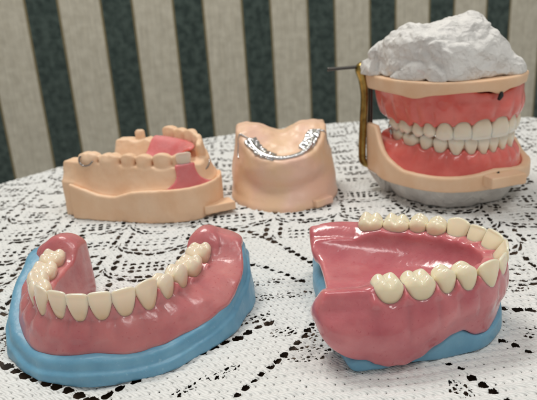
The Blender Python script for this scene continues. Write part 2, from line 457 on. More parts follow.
pbA = empty('putty_base', (-5.3, 18.6, 0), 'horseshoe of blue putty with rippled edge under the front left denture', 'putty base', 'blue putty bases')
V, Q = make_tray(archA, TA, (-10.6, 14.4, -.1), (.3, 23.8, 2.8), .055)
link_mesh('putty', V, Q, M['putty'], pbA)

# ================================================================== B: denture front right
archB = Arch([(3.2, 20.85), (4.1, 20.6), (5.1, 20.25), (6.0, 19.75), (6.75, 19.1), (7.15, 18.3), (7.2, 17.5), (6.85, 16.8),
              (6.2, 16.3), (5.3, 16.12), (4.2, 16.0), (3.0, 15.9), (2.75, 15.9), (2.5, 15.88)], sgn=-1)
LB = archB.L
layB = lay_teeth(archB, .1, LB - .38, UPPER)
padB = smooth_ip([(-.1, 1), (.0, 1), (.02, .5), (.05, 0), (.95, 0), (.98, .5), (1, 1), (1.1, 1)], LB)
def mouthB(X, Y):
    # inside of the arch, closed by the posterior edge at x ~ 1.7
    u, d, e = archB.coords(X, Y)
    back = 1.62 + .10 * np.cos((Y - 18.6) * 1.1) - X
    dd = np.where(X < 3.3, np.maximum(Y - (20.85 + (3.2 - X) * .22), (15.9 - (3.2 - X) * .1) - Y), np.where(d < 0, -np.abs(d), d))
    return np.maximum(dd, back)
def palB(X, Y):
    xx = (X - 4.4) / 3.6; yy = (Y - 18.45) / 2.6
    v = 1.42 + .72 * np.clip(np.abs(yy), 0, 1.3)**1.9 + .55 * np.clip(xx, 0, 1.2)**2.0 + .12 * np.clip(-xx, 0, 1)**2 * 2
    return v + .02 * np.sin(X * 5 + np.sin(Y * 3)) * sst(5, 6.2, X)
PB = dict(neck=smooth_ip([(0, 2.12), (.3, 2.1), (.5, 2.1), (.7, 2.05), (1, 1.98)], LB),
          border=smooth_ip([(0, .9), (.3, .6), (.5, .75), (.62, .45), (.68, .42), (.735, .92), (.785, .60), (.84, .25), (.905, .0), (.955, .10), (1, .42)], LB),
          flange=smooth_ip([(0, .9), (.3, .6), (.45, .2), (.6, .15), (.7, .38), (.8, .6), (.92, .72), (1, .7)], LB),
          rim=smooth_ip([(0, .55), (.25, .45), (.4, .28), (.6, .27), (.72, .42), (.85, .56), (1, .6)], LB),
          irim=smooth_ip([(0, .62), (.25, .52), (.5, .40), (.75, .50), (1, .6)], LB),
          inner=smooth_ip([(0, 1.), (.5, .9), (1, 1.)], LB),
          pad=smooth_ip([(0, 2.38), (.5, 2.3), (1, 2.2)], LB), padstart0=padB, padlen=1.38, drop=.3, pap=.36, k=.12, root=.08, nz=.03,
          pw=1.3, bulgef=smooth_ip([(0, .2), (.35, .0), (.62, .0), (.74, .1), (.86, .28), (1, .28)], LB), round=.4, brise=.85, ecap=.4, roundend=3., ling=.30, palate=palB, mouth=mouthB, pk=.8)
rootB = empty('full_denture', (4.6, 18.4, .6), 'glossy pink full denture with broad shiny palate on blue putty, front right', 'denture',
              'pink full dentures')
V, Q = make_gum(archB, layB, PB, (.9, 14.6, -.1), (8.5, 22.6, 3.2), .05)
link_mesh('gum_base', V, Q, M['gum_clear'], rootB)
place_teeth(rootB, archB, layB, lambda u: float(PB['neck'](u)), dict(c=.86, l=.8, k=.9, p=.82, m=.76), dict(c=.55, l=.52, k=.62, p=.82, m=1.0),
            M['tooth_ivory'], seed=2, tilt={'c': .15, 'l': .12, 'k': .05}, neck=.62)
TB = dict(border=lambda u: PB['border'](u) + .05, outer=smooth_ip([(0, .8), (.3, .6), (.45, .25), (.6, .2), (.7, .4), (.78, .5), (.88, .45), (.95, .62), (1, .66)], LB),
          inside=lambda u: 3. + 0 * u, zbot=0., endlen=2.2, ecap=.5, clipx=1.52, flare=.04, nz=.04, k=.15, mouth=lambda X, Y: mouthB(X - .02, Y) + .05, fill=1.0)
pbB = empty('putty_base', (4.6, 18.4, 0), 'blue putty lump mostly hidden beneath the front right denture', 'putty base', 'blue putty bases')
V, Q = make_tray(archB, TB, (.9, 14.6, -.1), (8.6, 22.6, 2.0), .055)
link_mesh('putty', V, Q, M['putty'], pbB)

# ================================================================== E: mounted casts with dentures, back right
th = R(17); ex = np.array([math.cos(th), math.sin(th)]); ey = np.array([math.sin(th), -math.cos(th)])   # right, front
fE = np.array([10.9, 28.45])
def e2w(x, y): return tuple(fE + ex * x + ey * y)
def arch_local(w, dep, grow=0.):
    pts = [(-w, -dep), (-w * 1.0, -dep * .72), (-w * .93, -dep * .46), (-w * .75, -dep * .2), (-w * .42, -dep * .045), (0, 0)]
    return pts + [(-x, y) for x, y in reversed(pts[:-1])]
archEl = Arch([e2w(x, y - .12) for x, y in arch_local(2.6, 4.3)], sgn=1)
UPPER_BIG = half([('c', .98), ('l', .78), ('k', .76), ('p', .70), ('p', .68), ('m', .94), ('m', .88)])
archEu = Arch([e2w(x, y + .06) for x, y in arch_local(2.72, 4.4)], sgn=1)
zoc = 3.62
LE = archEl.L; LU = archEu.L
layEl = lay_teeth(archEl, .2, LE - .2, LOWER); layEu = lay_teeth(archEu, .15, LU - .15, UPPER_BIG)
padE = lambda L: smooth_ip([(-.1, 1), (.0, 1), (.01, .5), (.025, 0), (.975, 0), (.99, .5), (1, 1), (1.1, 1)], L)
PEl = dict(neck=smooth_ip([(0, zoc - .50), (.2, zoc - .64), (.5, zoc - .86), (.8, zoc - .64), (1, zoc - .5)], LE),
           border=smooth_ip([(0, 3.1), (.07, 2.6), (.14, 2.05), (.22, 1.78), (.35, 1.75), (.5, 2.0), (.65, 1.75), (.85, 1.9), (1, 3.0)], LE),
           flange=smooth_ip([(0, .92), (.1, 1.22), (.2, 1.12), (.3, .95), (.5, .55), (.7, .75), (.85, 1.0), (1, .9)], LE),
           rim=smooth_ip([(0, .52), (.2, .48), (.35, .32), (.65, .32), (.8, .48), (1, .52)], LE),
           irim=smooth_ip([(0, .5), (.5, .3), (1, .5)], LE), inner=smooth_ip([(0, .7), (1, .7)], LE),
           pad=smooth_ip([(0, zoc - .1), (1, zoc - .1)], LE), padstart0=padE(LE), padlen=.9, drop=.2, pap=.22, k=.1, root=.09, nz=.02, bulge=.03, embed=.3)
PEu = dict(neck=smooth_ip([(0, zoc - .62), (.2, zoc - .66), (.5, zoc - .95), (.8, zoc - .66), (1, zoc - .62)], LU),
           border=smooth_ip([(0, 1.3), (.2, 1.25), (.35, 1.15), (.5, 1.55), (.65, 1.2), (.8, 1.25), (1, 1.3)], LU),
           flange=smooth_ip([(0, .9), (.15, .95), (.3, .78), (.5, .42), (.65, .45), (.85, .45), (1, .5)], LU),
           rim=smooth_ip([(0, .56), (.2, .5), (.35, .34), (.65, .34), (.8, .5), (1, .56)], LU),
           irim=smooth_ip([(0, .5), (.5, .3), (1, .5)], LU), inner=smooth_ip([(0, .8), (1, .8)], LU),
           pad=smooth_ip([(0, zoc - .5), (1, zoc - .5)], LU), padstart0=padE(LU), padlen=.8, drop=.3, pap=.26, k=.1, root=.10, nz=.02, bulge=.05)
cE = e2w(0, -2.4)
rEl = empty('full_denture', (cE[0], cE[1], 2.2), 'coral pink lower denture biting up against the upper one on the mounted cast', 'denture', 'pink full dentures')
rEu = empty('full_denture', (cE[0], cE[1], 5.2), 'coral pink upper denture with long greyish teeth under the plaster topped cast', 'denture', 'pink full dentures')
lo = (4.0, 25.8, 1.2); hi = (15.5, 35.6, 4.6)
V, Q = make_gum(archEl, layEl, PEl, lo, hi, .065)
link_mesh('gum_base', V, Q, M['gum_red'], rEl)
V, Q = make_gum(archEu, layEu, PEu, (4.0, 25.8, 3.2), (15.5, 35.6, 6.6), .065, up=-1, zref=zoc)
link_mesh('gum_base', V, Q, M['gum_red'], rEu)
place_teeth(rEl, archEl, layEl, lambda u: float(PEl['neck'](u)), dict(c=.88, l=.86, k=.86, p=.74, m=.62), dict(c=.5, l=.5, k=.58, p=.72, m=.9),
            M['tooth_grey'], seed=3, tilt={'c': .06, 'l': .06}, neck=.56)
place_teeth(rEu, archEu, layEu, lambda u: float(2 * zoc - PEu['neck'](u)), dict(c=1.0, l=.90, k=.86, p=.74, m=.68), dict(c=.55, l=.52, k=.62, p=.78, m=.98),
            M['tooth_grey'], up=-1, seed=4, tilt={'c': .02, 'l': .02}, neck=.70)

art = empty('articulator', (cE[0], cE[1], 0), 'brass hinge articulator holding peach casts between white plaster mounts at the back right', 'articulator')
def mouthE(arch, extra=.0, back=-5.6):
    def f(X, Y):
        u, d, e = arch.coords(X, Y)
        ly = (X - fE[0]) * ey[0] + (Y - fE[1]) * ey[1]; lx = (X - fE[0]) * ex[0] + (Y - fE[1]) * ex[1]
        inside = np.where(ly < -4.2, np.abs(lx) - 2.6 - extra, np.where(d < 0, -np.abs(d), d - extra))
        return np.maximum(inside, back - ly)
    return f
CEl = dict(border=smooth_ip([(0, 3.9), (.05, 3.3), (.12, 2.5), (.2, 2.0), (.35, 1.9), (.5, 2.12), (.65, 1.92), (.8, 2.1), (.9, 2.9), (1, 3.7)], LE),
           outer=smooth_ip([(0, 1.25), (.1, 1.5), (.2, 1.42), (.3, 1.3), (.5, .95), (.7, 1.2), (.85, 1.35), (1, 1.3)], LE), inside=lambda u: .6 + 0 * u,
           zbot=1.12, endlen=1.2, nz=.03, dip=lambda u: PEl['flange'](u) + .04, k=.15, flare=.0, mouth=mouthE(archEl), fill=2.0)
V, Q = make_tray(archEl, CEl, (3.4, 25.4, .9), (16.2, 36.6, 4.4), .07)
cl = link_mesh('lower_cast', V, Q, M['stone'], art)
def notch(g, X, Y, Z): return g
CEu = dict(border=smooth_ip([(0, 1.55), (.15, 1.5), (.24, 1.66), (.28, 1.45), (.36, 1.30), (.47, 1.32), (.5, 1.62), (.53, 1.32), (.65, 1.3), (.8, 1.5), (1, 1.55)], LU),
           outer=smooth_ip([(0, 1.15), (.15, 1.2), (.3, 1.1), (.5, .68), (.65, .5), (.85, .5), (1, .6)], LU), inside=lambda u: .6 + 0 * u,
           zbot=2 * zoc - 6.48, endlen=1.1, nz=.02, k=.12, flare=.12, mouth=mouthE(archEu), fill=1.0)
V, Q = make_tray(archEu, CEu, (3.4, 25.4, 4.9), (16.2, 36.6, 6.9), .07, up=-1, zref=zoc)
cu = link_mesh('upper_cast', V, Q, M['stone'], art)

# plaster mounts
def loc_xy(X, Y): return (X - fE[0]) * ex[0] + (Y - fE[1]) * ex[1], (X - fE[0]) * ey[0] + (Y - fE[1]) * ey[1]
def crag(x, y, z, s=0):
    a = noise(x, y, z, s); b = noise(x * 1.9 + a, y * 1.9, z * 1.9 - a, s + 3); c = noise(x * 4.1, y * 4.1 + b, z * 4.1, s + 9)
    return (1 - np.abs(a) * 2) * .5 + (1 - np.abs(b) * 2) * .3 + (1 - np.abs(c) * 2) * .12
def top_mount(X, Y, Z):
    lx, ly = loc_xy(X, Y)
    wx = np.interp(X + .12 * (Y - 29.5), [5.1, 5.6, 6.3, 6.95, 8.0, 9.2, 10.0, 10.7, 11.3, 11.9, 12.5, 12.9], [6.9, 7.7, 8.4, 8.75, 8.95, 9.05, 9.3, 9.25, 8.95, 8.3, 7.4, 6.6])
    r = np.clip(1 - np.abs((ly + 2.5) / 2.9)**2.6, 0, 1)**.45
    h = 6.5 + (wx - 6.5) * r
    rim = archmouth(X, Y)
    g = smax((Z - h) * .75, rim - .06, .3)
    g = smax(g, 6.46 - Z, .02)
    gn_ = g + .30 * crag(X * .55, Y * .55, Z * .75, 2) + .03 * crag(X * 1.9, Y * 1.9, Z * 2.1, 4) - .10
    return smax(smax(gn_, rim - .10, .05), 6.46 - Z, .02)
def archmouth_(X, Y):
    u, d, e = archEu.coords(X[:, :, 0], Y[:, :, 0]); lx, ly = loc_xy(X[:, :, 0], Y[:, :, 0])
    o = CEu['outer'](u) - .08
    m_ = np.where(ly < -4.3, np.where(lx > 0, lx - 3.5, -lx - 4.1), d - o)
    return np.maximum(m_, -5.3 - ly)[:, :, None]
archmouth = archmouth_
V, Q = nets(top_mount, (3.8, 25.6, 6.2), (15.6, 35.8, 9.9), .06)
link_mesh('plaster_mount', V, Q, M['plaster'], art)
def bot_mount(X, Y, Z):
    u, d, e = archEl.coords(X[:, :, 0], Y[:, :, 0]); lx, ly = loc_xy(X[:, :, 0], Y[:, :, 0])
    o = CEl['outer'](u) - .45
    m_ = np.where(ly < -4.2, np.abs(lx) - 3.9, d - o)
    m_ = np.maximum(m_, -5.2 - ly)[:, :, None]
    q = m_ + (1.1 - Z) * .55
    g = smax(q, -Z, .1); g = smax(g, Z - 1.2, .03)
    return g + .05 * crag(X, Y, Z * 1.3, 5)
V, Q = nets(bot_mount, (3.6, 25.4, -.1), (16.0, 36.4, 1.3), .07)
link_mesh('plaster_mount', V, Q, M['plaster_grey'], art)

# rounded block helper (superellipsoid-like wedge) and tube helper
def block(name, c, half_, rz, m, parent, tiltx=0., k=.06, res=.045, taper=0.):
    hx, hy, hz = half_
    def f(X, Y, Z):
        hx2 = hx - taper * (Y + hy)
        return smax(smax(np.abs(X) - hx2, np.abs(Y) - hy, k), np.abs(Z) - hz, k) + .012 * noise(X * 4, Y * 4, Z * 4, 3)
    V, Q = nets(f, (-hx - .2, -hy - .2, -hz - .2), (hx + .2, hy + .2, hz + .2), res)
    V = relax(V, Q, 1)
    x, y, z = V.T
    y, z = y * math.cos(tiltx) - z * math.sin(tiltx), y * math.sin(tiltx) + z * math.cos(tiltx)
    x, y = x * math.cos(rz) - y * math.sin(rz), x * math.sin(rz) + y * math.cos(rz)
    return link_mesh(name, np.stack([x + c[0], y + c[1], z + c[2]], 1), Q, m, parent)

def tube(name, pts, rad, m, parent, n=12, flat=1.):
    P = np.array(pts, dtype=float); k = len(P)
    # resample by Catmull-Rom
    Pe = np.vstack([2*P[0]-P[1], P, 2*P[-1]-P[-2]]); out = []; rr = []
    rad = [rad] * k if np.isscalar(rad) else rad
    for i in range(k - 1):
        p0, p1, p2, p3 = Pe[i:i+4]
        for t in np.linspace(0, 1, 8, endpoint=False):
            out.append(.5 * ((2*p1) + (-p0+p2)*t + (2*p0-5*p1+4*p2-p3)*t*t + (-p0+3*p1-3*p2+p3)*t**3)); rr.append(rad[i]*(1-t)+rad[i+1]*t)
    out.append(P[-1]); rr.append(rad[-1]); C = np.array(out); rr = np.array(rr)
    T = np.gradient(C, axis=0); T /= np.linalg.norm(T, axis=1)[:, None]
    up = np.array([.13, .21, 1.]) if abs(T[0][2]) < .8 else np.array([1., .2, .1])
    V = []; ref = up
    for c, t, r in zip(C, T, rr):
        a = np.cross(t, ref); a /= np.linalg.norm(a); b = np.cross(a, t); ref = b
        for j in range(n):
            w = 2 * math.pi * j / n; V.append(c + r * (a * math.cos(w) + b * math.sin(w) * flat))
    nc = len(C); Q = []
    for i in range(nc - 1):
        for j in range(n):
            Q.append((i*n+j, i*n+(j+1) % n, (i+1)*n+(j+1) % n, (i+1)*n+j))
    V.append(C[0]); V.append(C[-1]); s0 = nc*n
    for j in range(0, n, 2):
        Q.append((s0, (j+2) % n, (j+1) % n, j)); b0 = (nc-1)*n; Q.append((s0+1, b0+j, b0+(j+1) % n, b0+(j+2) % n))
    return link_mesh(name, V, Q, m, parent)

tabE = block('tab', (*e2w(.15, 1.18), 1.68), (.98, .38, .27), th, M['stone'], art, tiltx=.0, taper=-.0)
tb2 = e2w(.1, 1.35)
tube('mark', [(*e2w(-.02, .78), 5.86), (*e2w(-.03, .77), 5.68), (*e2w(-.05, .66), 5.48)], [.06, .12, .08], M['black'], cu, 8)
bpy.data.objects[-1] if False else None
tube('mark', [(*e2w(-.0, .86), 2.0), (*e2w(.03, .88), 1.9)], [.07, .06], M['black'], cl, 8)

# brass hinge at the back left of the mounts
tube('post', [(6.2, 32.6, 1.3), (5.52, 32.6, 1.5), (5.42, 32.6, 2.2), (5.5, 32.6, 3.8), (5.58, 32.6, 5.2), (5.5, 32.6, 6.1), (5.36, 32.6, 6.7), (5.6, 32.6, 6.9), (6.2, 32.6, 6.9)],
     [.28, .28, .28, .28, .28, .31, .36, .28, .2], M['brass'], art, 16, .7)
tube('post', [(5.95, 33.1, 1.6), (5.95, 33.1, 3.0), (6.0, 33.1, 6.4)], [.16, .16, .16], M['dark_metal'], art, 12)
tube('rod', [(3.62, 32.7, 6.78), (4.3, 32.65, 6.80), (5.2, 32.6, 6.82)], [.11, .09, .09], M['dark_metal'], art, 12)
# small bright clasp at the last left molar
tube('clasp', [(*e2w(-3.12, -3.75), 3.95), (*e2w(-3.2, -3.9), 3.75), (*e2w(-3.1, -4.05), 3.55), (*e2w(-3.15, -3.85), 3.35)], [.07, .11, .1, .05], M['chrome'], rEu, 8)

# ================================================================== C: cast with partial denture, back left
archC = Arch([(x, y - .35) for x, y in [(-10.3, 32.15), (-9.2, 31.75), (-8.0, 31.35), (-6.8, 30.95), (-5.6, 30.6), (-4.5, 30.55), (-3.75, 31.1), (-3.5, 31.9),
              (-3.7, 32.8), (-4.3, 33.7), (-5.2, 34.5), (-6.2, 35.1), (-7.3, 35.5), (-8.1, 35.7)]], sgn=1)
# near side first: outward must face the viewer
if archC.at(2.0)[2][1] > 0: archC.N = -archC.N
LC = archC.L
specC = [('m', 1.0), ('m', 1.05), ('p', .72), ('p', .75), ('k', .82), ('l', .7), ('c', .7), ('c', .7), ('l', .6), ('k', .75), ('p', .7), ('p', .7), ('m', .95), ('m', .9)]
layC = lay_teeth(archC, .3, LC - .2, specC)
zriC = smooth_ip([(0, 2.85), (.2, 2.72), (.4, 2.6), (.5, 2.65), (.62, 3.0), (.8, 3.2), (1, 3.1)], LC)
landC = smooth_ip([(0, 1.95), (.06, 1.65), (.14, 1.30), (.2, 1.25), (.27, 1.55), (.35, 1.68), (.5, 1.7), (.6, 1.9), (.75, 2.0), (1, 2.2)], LC)
outC = smooth_ip([(0, 1.25), (.3, 1.35), (.45, 1.3), (.6, .9), (1, .95)], LC)
rC = empty('stone_cast', (-6.9, 32.6, 0), 'wide peach stone cast of a toothed jaw carrying a small pink partial denture, back left', 'dental cast', 'peach stone casts')
def castC(X, Y, Z):
    u, d, e = archC.coords(X[:, :, 0], Y[:, :, 0])
    x2, y2 = X[:, :, 0], Y[:, :, 0]
    s = tri_phase(layC, u)
    inside = (d < 0)
    # closing line across the open back
    back = (-10.3 + (y2 - 31.5) * .28) - x2
    base = d - outC(u)
    base = np.maximum(np.where(e > 0, np.maximum(np.abs(d) - outC(u), -5), base), back)
    base = base[:, :, None] + .0
    u, d, e, s = [a[:, :, None] for a in (u, d, e, s)]
    zr = zriC(u); land = landC(u)
    # alveolar ridge: wall from land up to neck
    t = np.clip((Z - land) / (zr - land + .01), 0, 1)
    dout = .78 - .42 * t**.6 + .06 * (1 - s**2) * t
    ridge = smax(smax(d - dout, -.55 - .5 * (1 - t) - d, .12), Z - zr - .12 * s**2, .12)
    ridge = smax(ridge, e - .7, .3)
    zl = np.where(d > 0, land - .28 * np.exp(-((d - .72) / .2)**2) + .10 * sst(.8, 1.05, d), 1.9)
    b2 = smax(base, (Z - zl) * .8, .12)
    g = smin(b2, ridge, .14)
    # floor of the palate/tongue space
    g = smax(g, -Z, .05)
    # stone teeth, part of the cast
    for i, (c, uc, w) in enumerate(layC):
        if i in (6,): continue
        H = {'m': .62, 'p': .68, 'k': .78, 'l': .72, 'c': .72}[c] + (.12 if 7 <= i < 12 else 0); B = {'m': .95, 'p': .75, 'k': .6, 'l': .5, 'c': .5}[c]
        if i == 13: H = .62; w = .62; B = .5
        if i == 12: continue
        p, T, N = archC.at(uc)
        lx = (X - p[0]) * T[0] + (Y - p[1]) * T[1]; ly = (X - p[0]) * N[0] + (Y - p[1]) * N[1]
        tz = (Z - float(zriC(uc))) / H
        hw = w * .5 * (.85 + .17 * np.clip(tz * 1.5, 0, 1) - .12 * sst(.6, 1.1, tz)); hb = B * .5 * (1 - .35 * sst(.3, 1.1, tz))
        if 7 <= i < 12: hw = hw * 1.2
        q = ((np.abs(lx) / hw)**2.6 + (np.abs(ly) / hb)**2.6)**(1/2.6)
        tt = smax((q - 1) * hb, (tz - 1) * H + .12 * (np.abs(lx) / hw)**2 - (.0 if c in 'mp' else 0), .1)
        if c == 'm': tt = tt + .05 * np.exp(-(lx / .1)**2) * sst(.6, 1, tz)
        tt = np.maximum(tt, -.4 - tz * H)
        g = smin(g, tt, .07)
    return g + .018 * noise(X * 2.3, Y * 2.3, Z * 2.3, 4) + .012 * noise(X * 6, Y * 6, Z * 6, 5)
V, Q = nets(castC, (-11.9, 28.6, -.1), (-1.8, 37.4, 4.1), .06)
link_mesh('cast_body', relax(V, Q, 1), Q, M['stone'], rC)
block('tab', (-2.72, 30.05, .38), (.85, .55, .22), R(22), M['stone'], rC, tiltx=-.06)

pC = empty('partial_denture', (-5.6, 32.3, 2.6), 'small pink acrylic partial denture with one white tooth and wire clasp on the peach cast', 'partial denture')
# pink labial flange under the white tooth
c6, u6, w6 = layC[5]; pp, TT, NN = archC.at(layC[5][1] + .1)
uf = layC[5][1] + .1
def flangeC(X, Y, Z):
    u, d, e = archC.coords(X[:, :, 0], Y[:, :, 0]); u, d, e = [a[:, :, None] for a in (u, d, e)]
    x = (u - uf)
    t = np.clip((Z - 1.5) / 1.1, 0, 1)
    dc = .86 - .42 * t**.6
    wv = .40 + .85 * (1 - t)**3.2
    g = smax(np.abs(d - dc) - .11, np.abs(x - .12 * (1 - t)) - wv, .1)
    g = smax(g, Z - 2.85, .08); g = smax(g, 1.46 + .08 * np.sin(x * 3) - Z, .08)
    return g
V, Q = nets(flangeC, (-8.4, 28.8, 1.3), (-2.2, 33.4, 3.0), .05)
link_mesh('flange', relax(V, Q, 1), Q, M['gum_partial'], pC)
lay1 = [('c', uf, .72)]
place_teeth(pC, archC, lay1, lambda u: 2.42, dict(c=1.0), dict(c=.6), M['tooth_white'], seed=9, off=dict(c=.12), neck=.55)
def plateC(X, Y, Z):
    u, d, e = archC.coords(X[:, :, 0], Y[:, :, 0]); x2, y2 = X[:, :, 0], Y[:, :, 0]
    # concave plate lying against the inner slope of the far teeth
    far = sst(LC * .50, LC * .60, u)
    f2 = np.maximum(d + .28, -(d + 1.9)); f2 = np.maximum(f2, LC * .50 - u); f2 = np.maximum(f2, u - LC * .86)
    zz = 2.95 + .35 * sst(-1.4, -.35, d) - .6 * sst(.7, 1.9, -d) + .1 * sst(LC*.6, LC*.9, u)
    g = smax(f2[:, :, None], np.abs(Z - zz[:, :, None]) - .09, .12)
    return g
V, Q = nets(plateC, (-9.6, 30.4, 2.), (-2.8, 36.6, 4.3), .05)
link_mesh('palatal_plate', relax(V, Q, 2), Q, M['gum_partial'], pC)
cp, cT, cN = archC.at(layC[0][1] + .12)
def nearC(u, d, z):
    p, T, N = archC.at(u); return (p[0] + N[0]*d, p[1] + N[1]*d, z)
uu = layC[0][1]
tube('clasp', [nearC(uu - .25, .42, 3.3), nearC(uu - .33, .5, 3.15), nearC(uu - .28, .55, 2.95), nearC(uu - .05, .57, 2.8), nearC(uu + .28, .58, 2.85), nearC(uu + .5, .52, 3.05)],
     .045, M['wire'], pC, 8)
uk = layC[6][1]
tube('clasp', [nearC(uk + .05, .46, 2.2), nearC(uk + .3, .5, 2.3), nearC(uk + .6, .5, 2.45), nearC(uk + .8, .45, 2.6)], .04, M['wire'], pC, 8)

# ================================================================== D: cast with metal framework, back centre
cx, cy = .95, 32.6
def ridgeD():
    return [(-1.05, 33.3), (-.95, 32.3), (-.55, 31.4), (.1, 30.65), (.95, 30.35), (1.8, 30.6), (2.45, 31.3), (2.85, 32.2), (2.95, 33.2)]
archD = Arch(ridgeD(), sgn=1); LD = archD.L
zD = smooth_ip([(0, 3.95), (.12, 3.75), (.25, 3.1), (.38, 2.72), (.5, 2.62), (.6, 2.72), (.72, 2.95), (.85, 3.5), (1, 3.8)], LD)
rD = empty('stone_cast', (cx, cy, 0), 'tall peach stone cast of a toothless jaw with silver metal on its ridge, back middle', 'dental cast', 'peach stone casts')
def hD(x2, y2):
    u, d, e = archD.coords(x2, y2)
    ly = (y2 - 30.3)
    cen = np.exp(-((x2 - .95) / .95)**2)
    inner = 2.55 + .52 * np.clip(ly, 0, 3.2) - .35 * cen * sst(.5, 2.6, ly)
    inner = np.minimum(inner, 4.0 - .55 * cen)
    zr = zD(u)
    w = sst(-1.2, .1, d)
    h = inner * (1 - w) + zr * w
    h = h + .06 * np.exp(-((d + .05) / .3)**2)
    return h, u, d, e
def castD(X, Y, Z):
    x2, y2 = X[:, :, 0], Y[:, :, 0]
    h, u, d, e = hD(x2, y2)
    base = d - .95
    base = np.where(y2 > 33.2, np.abs(x2 - .95) - 2.95, base)
    base = np.maximum(base, y2 - 34.6)
    h, u, d = h[:, :, None], u[:, :, None], d[:, :, None]; base = base[:, :, None]
    t = np.clip(Z / np.maximum(zD(u), 1), 0, 1)
    # wall leans in towards the ridge, hollow between rim and ridge
    inset = .50 * np.exp(-((t - .40) / .19)**2) * sst(.12, .32, u / LD) * sst(.10, .28, 1 - u / LD) + .40 * sst(.25, .95, t)
    g = smax(base + inset, (Z - h) * .75, .28)
    g = smax(g, -Z, .1)
    g = g - .10 * sst(.5, .1, Z) 
    return g + .045 * noise(X * 1.3, Y * 1.3, Z * 1.3, 4) + .03 * noise(X * 3.2, Y * 3.2, Z * 3.2, 8) * (.4 + .6 * sst(1.6, 2.2, Z))
V, Q = nets(castD, (-2.6, 28.8, -.1), (4.6, 35.2, 4.6), .06)
link_mesh('cast_body', relax(V, Q, 1), Q, M['stone_pink'], rD)
block('tab', (2.75, 30.25, .22), (.62, .42, .2), R(38), M['stone_pink'], rD)
fD = empty('metal_framework', (cx, cy - 1, 2.8), 'shiny silver cast metal framework curving over the ridge of the back middle cast', 'denture framework')
def onD(u, d, lift=.03):
    p, T, N = archD.at(u); x, y = p[0] + N[0]*d, p[1] + N[1]*d
    # march down to the stone surface
    for z in np.arange(4.6, .5, -.03):
        if castD(np.array([[[x]]]), np.array([[[y]]]), np.array([[[z]]]))[0, 0, 0] < 0: break
    return np.array((x, y, z + lift))
bar = [onD(LD * f, dd, .05) for f, dd in ((.20, .05), (.27, .08), (.34, .1), (.42, .12), (.5, .15), (.58, .12), (.66, .1), (.73, .05), (.79, 0.))]
tube('bar', bar, [.14, .21, .24, .22, .17, .16, .19, .19, .14], M['chrome'], fD, 10, .7)
def saddle(u0, u1, d0, d1, seed, pitch=.24, rad=.062):
    """perforated retention plate lying on the stone"""
    def f(X, Y, Z):
        u, d, e = archD.coords(X[:, :, 0], Y[:, :, 0]); u, d = u[:, :, None], d[:, :, None]
        c = castD(X, Y, Z)
        wob = .06 * noise(X * 3, Y * 3, Z * 3, seed)
        reg = np.maximum(np.maximum(LD * u0 - u, u - LD * u1) , np.maximum(d0 - d, d - d1)) + wob
        g = smax(np.abs(c - .05) - .07 - .02 * noise(X * 7, Y * 7, Z * 7, seed + 1), reg, .08)
        v = Z * 1.0 + d * .6
        q = np.hypot((u / pitch + .3 * wob) % 1 - .5, (v / pitch) % 1 - .5) * pitch
        return smax(g, rad - q, .05)
    return f
pa, pb = archD.at(LD * .33)[0], archD.at(LD * .78)[0]
V, Q = nets(saddle(.20, .45, -.38, .42, 31), (pa[0] - 1.6, pa[1] - 1.2, 1.9), (pa[0] + 1.4, pa[1] + 1.9, 4.4), .04)
link_mesh('retention_plate', V, Q, M['chrome'], fD)
V, Q = nets(saddle(.66, .88, -.5, .3, 37), (pb[0] - 1.3, pb[1] - 1.4, 2.0), (pb[0] + 1.2, pb[1] + 1.4, 4.4), .04)
link_mesh('retention_plate', V, Q, M['chrome'], fD)
tube('clasp', [onD(LD * .20, .05), onD(LD * .16, .25), onD(LD * .14, .45), onD(LD * .145, .6), onD(LD * .17, .66)], .05, M['chrome'], fD, 8)
tube('clasp', [onD(LD * .84, .0), onD(LD * .87, .25), onD(LD * .875, .45), onD(LD * .87, .62)], .05, M['chrome'], fD, 8)
for f, dd in ((.30, .25), (.335, .38), (.36, .2), (.55, .2), (.62, .18)):
    p = onD(LD * f, dd, .02); tube('rest', [p + np.array((-.1, 0, 0)), p, p + np.array((.1, 0, 0))], [.05, .12, .05], M['chrome'], fD, 8)

# ================================================================== table and lace cloth
TC = np.array([8.2, 16.5]); TR = 34.2
def seams():
    """dotted open seams of the lace near the viewer: polylines in table coordinates"""
    return [([(-9.5, 12.4), (-5.5, 14.7), (-3.4, 16.1), (.1, 18.7)], .46, .12, .17),
            ([(-4.2, 11.2), (-1.4, 14.3), (.85, 17.3), (1.9, 19.6)], .40, .10, .13),
            ([(6.0, 17.6), (6.7, 16.7), (7.75, 15.65), (9.6, 14.1)], .42, .10, .13),
            ([(4.4, 16.4), (5.35, 15.0), (6.0, 13.7), (6.6, 12.4)], .42, .11, .13),
            ([(-2.6, 27.9), (-1.1, 27.1), (.3, 25.4), (1.55, 23.3), (2.4, 21.4)], .46, .13, .16),
            ([(-1.6, 23.7), (-.75, 23.3), (.45, 22.1), (1.2, 21.2)], .4, .12, .13),
            ([(7.2, 19.0), (7.9, 18.4), (8.95, 18.0), (11., 17.6)], .46, .14, .19),
            ([(-9.5, 17.2), (-8.6, 16.6), (-7.5, 15.9), (-5.5, 14.8), (-4.7, 15.0)], .46, .14, .19),
            ([(-11.5, 15.9), (-9.6, 15.6), (-7.4, 14.2), (-6.3, 13.0)], .5, .14, .2)]

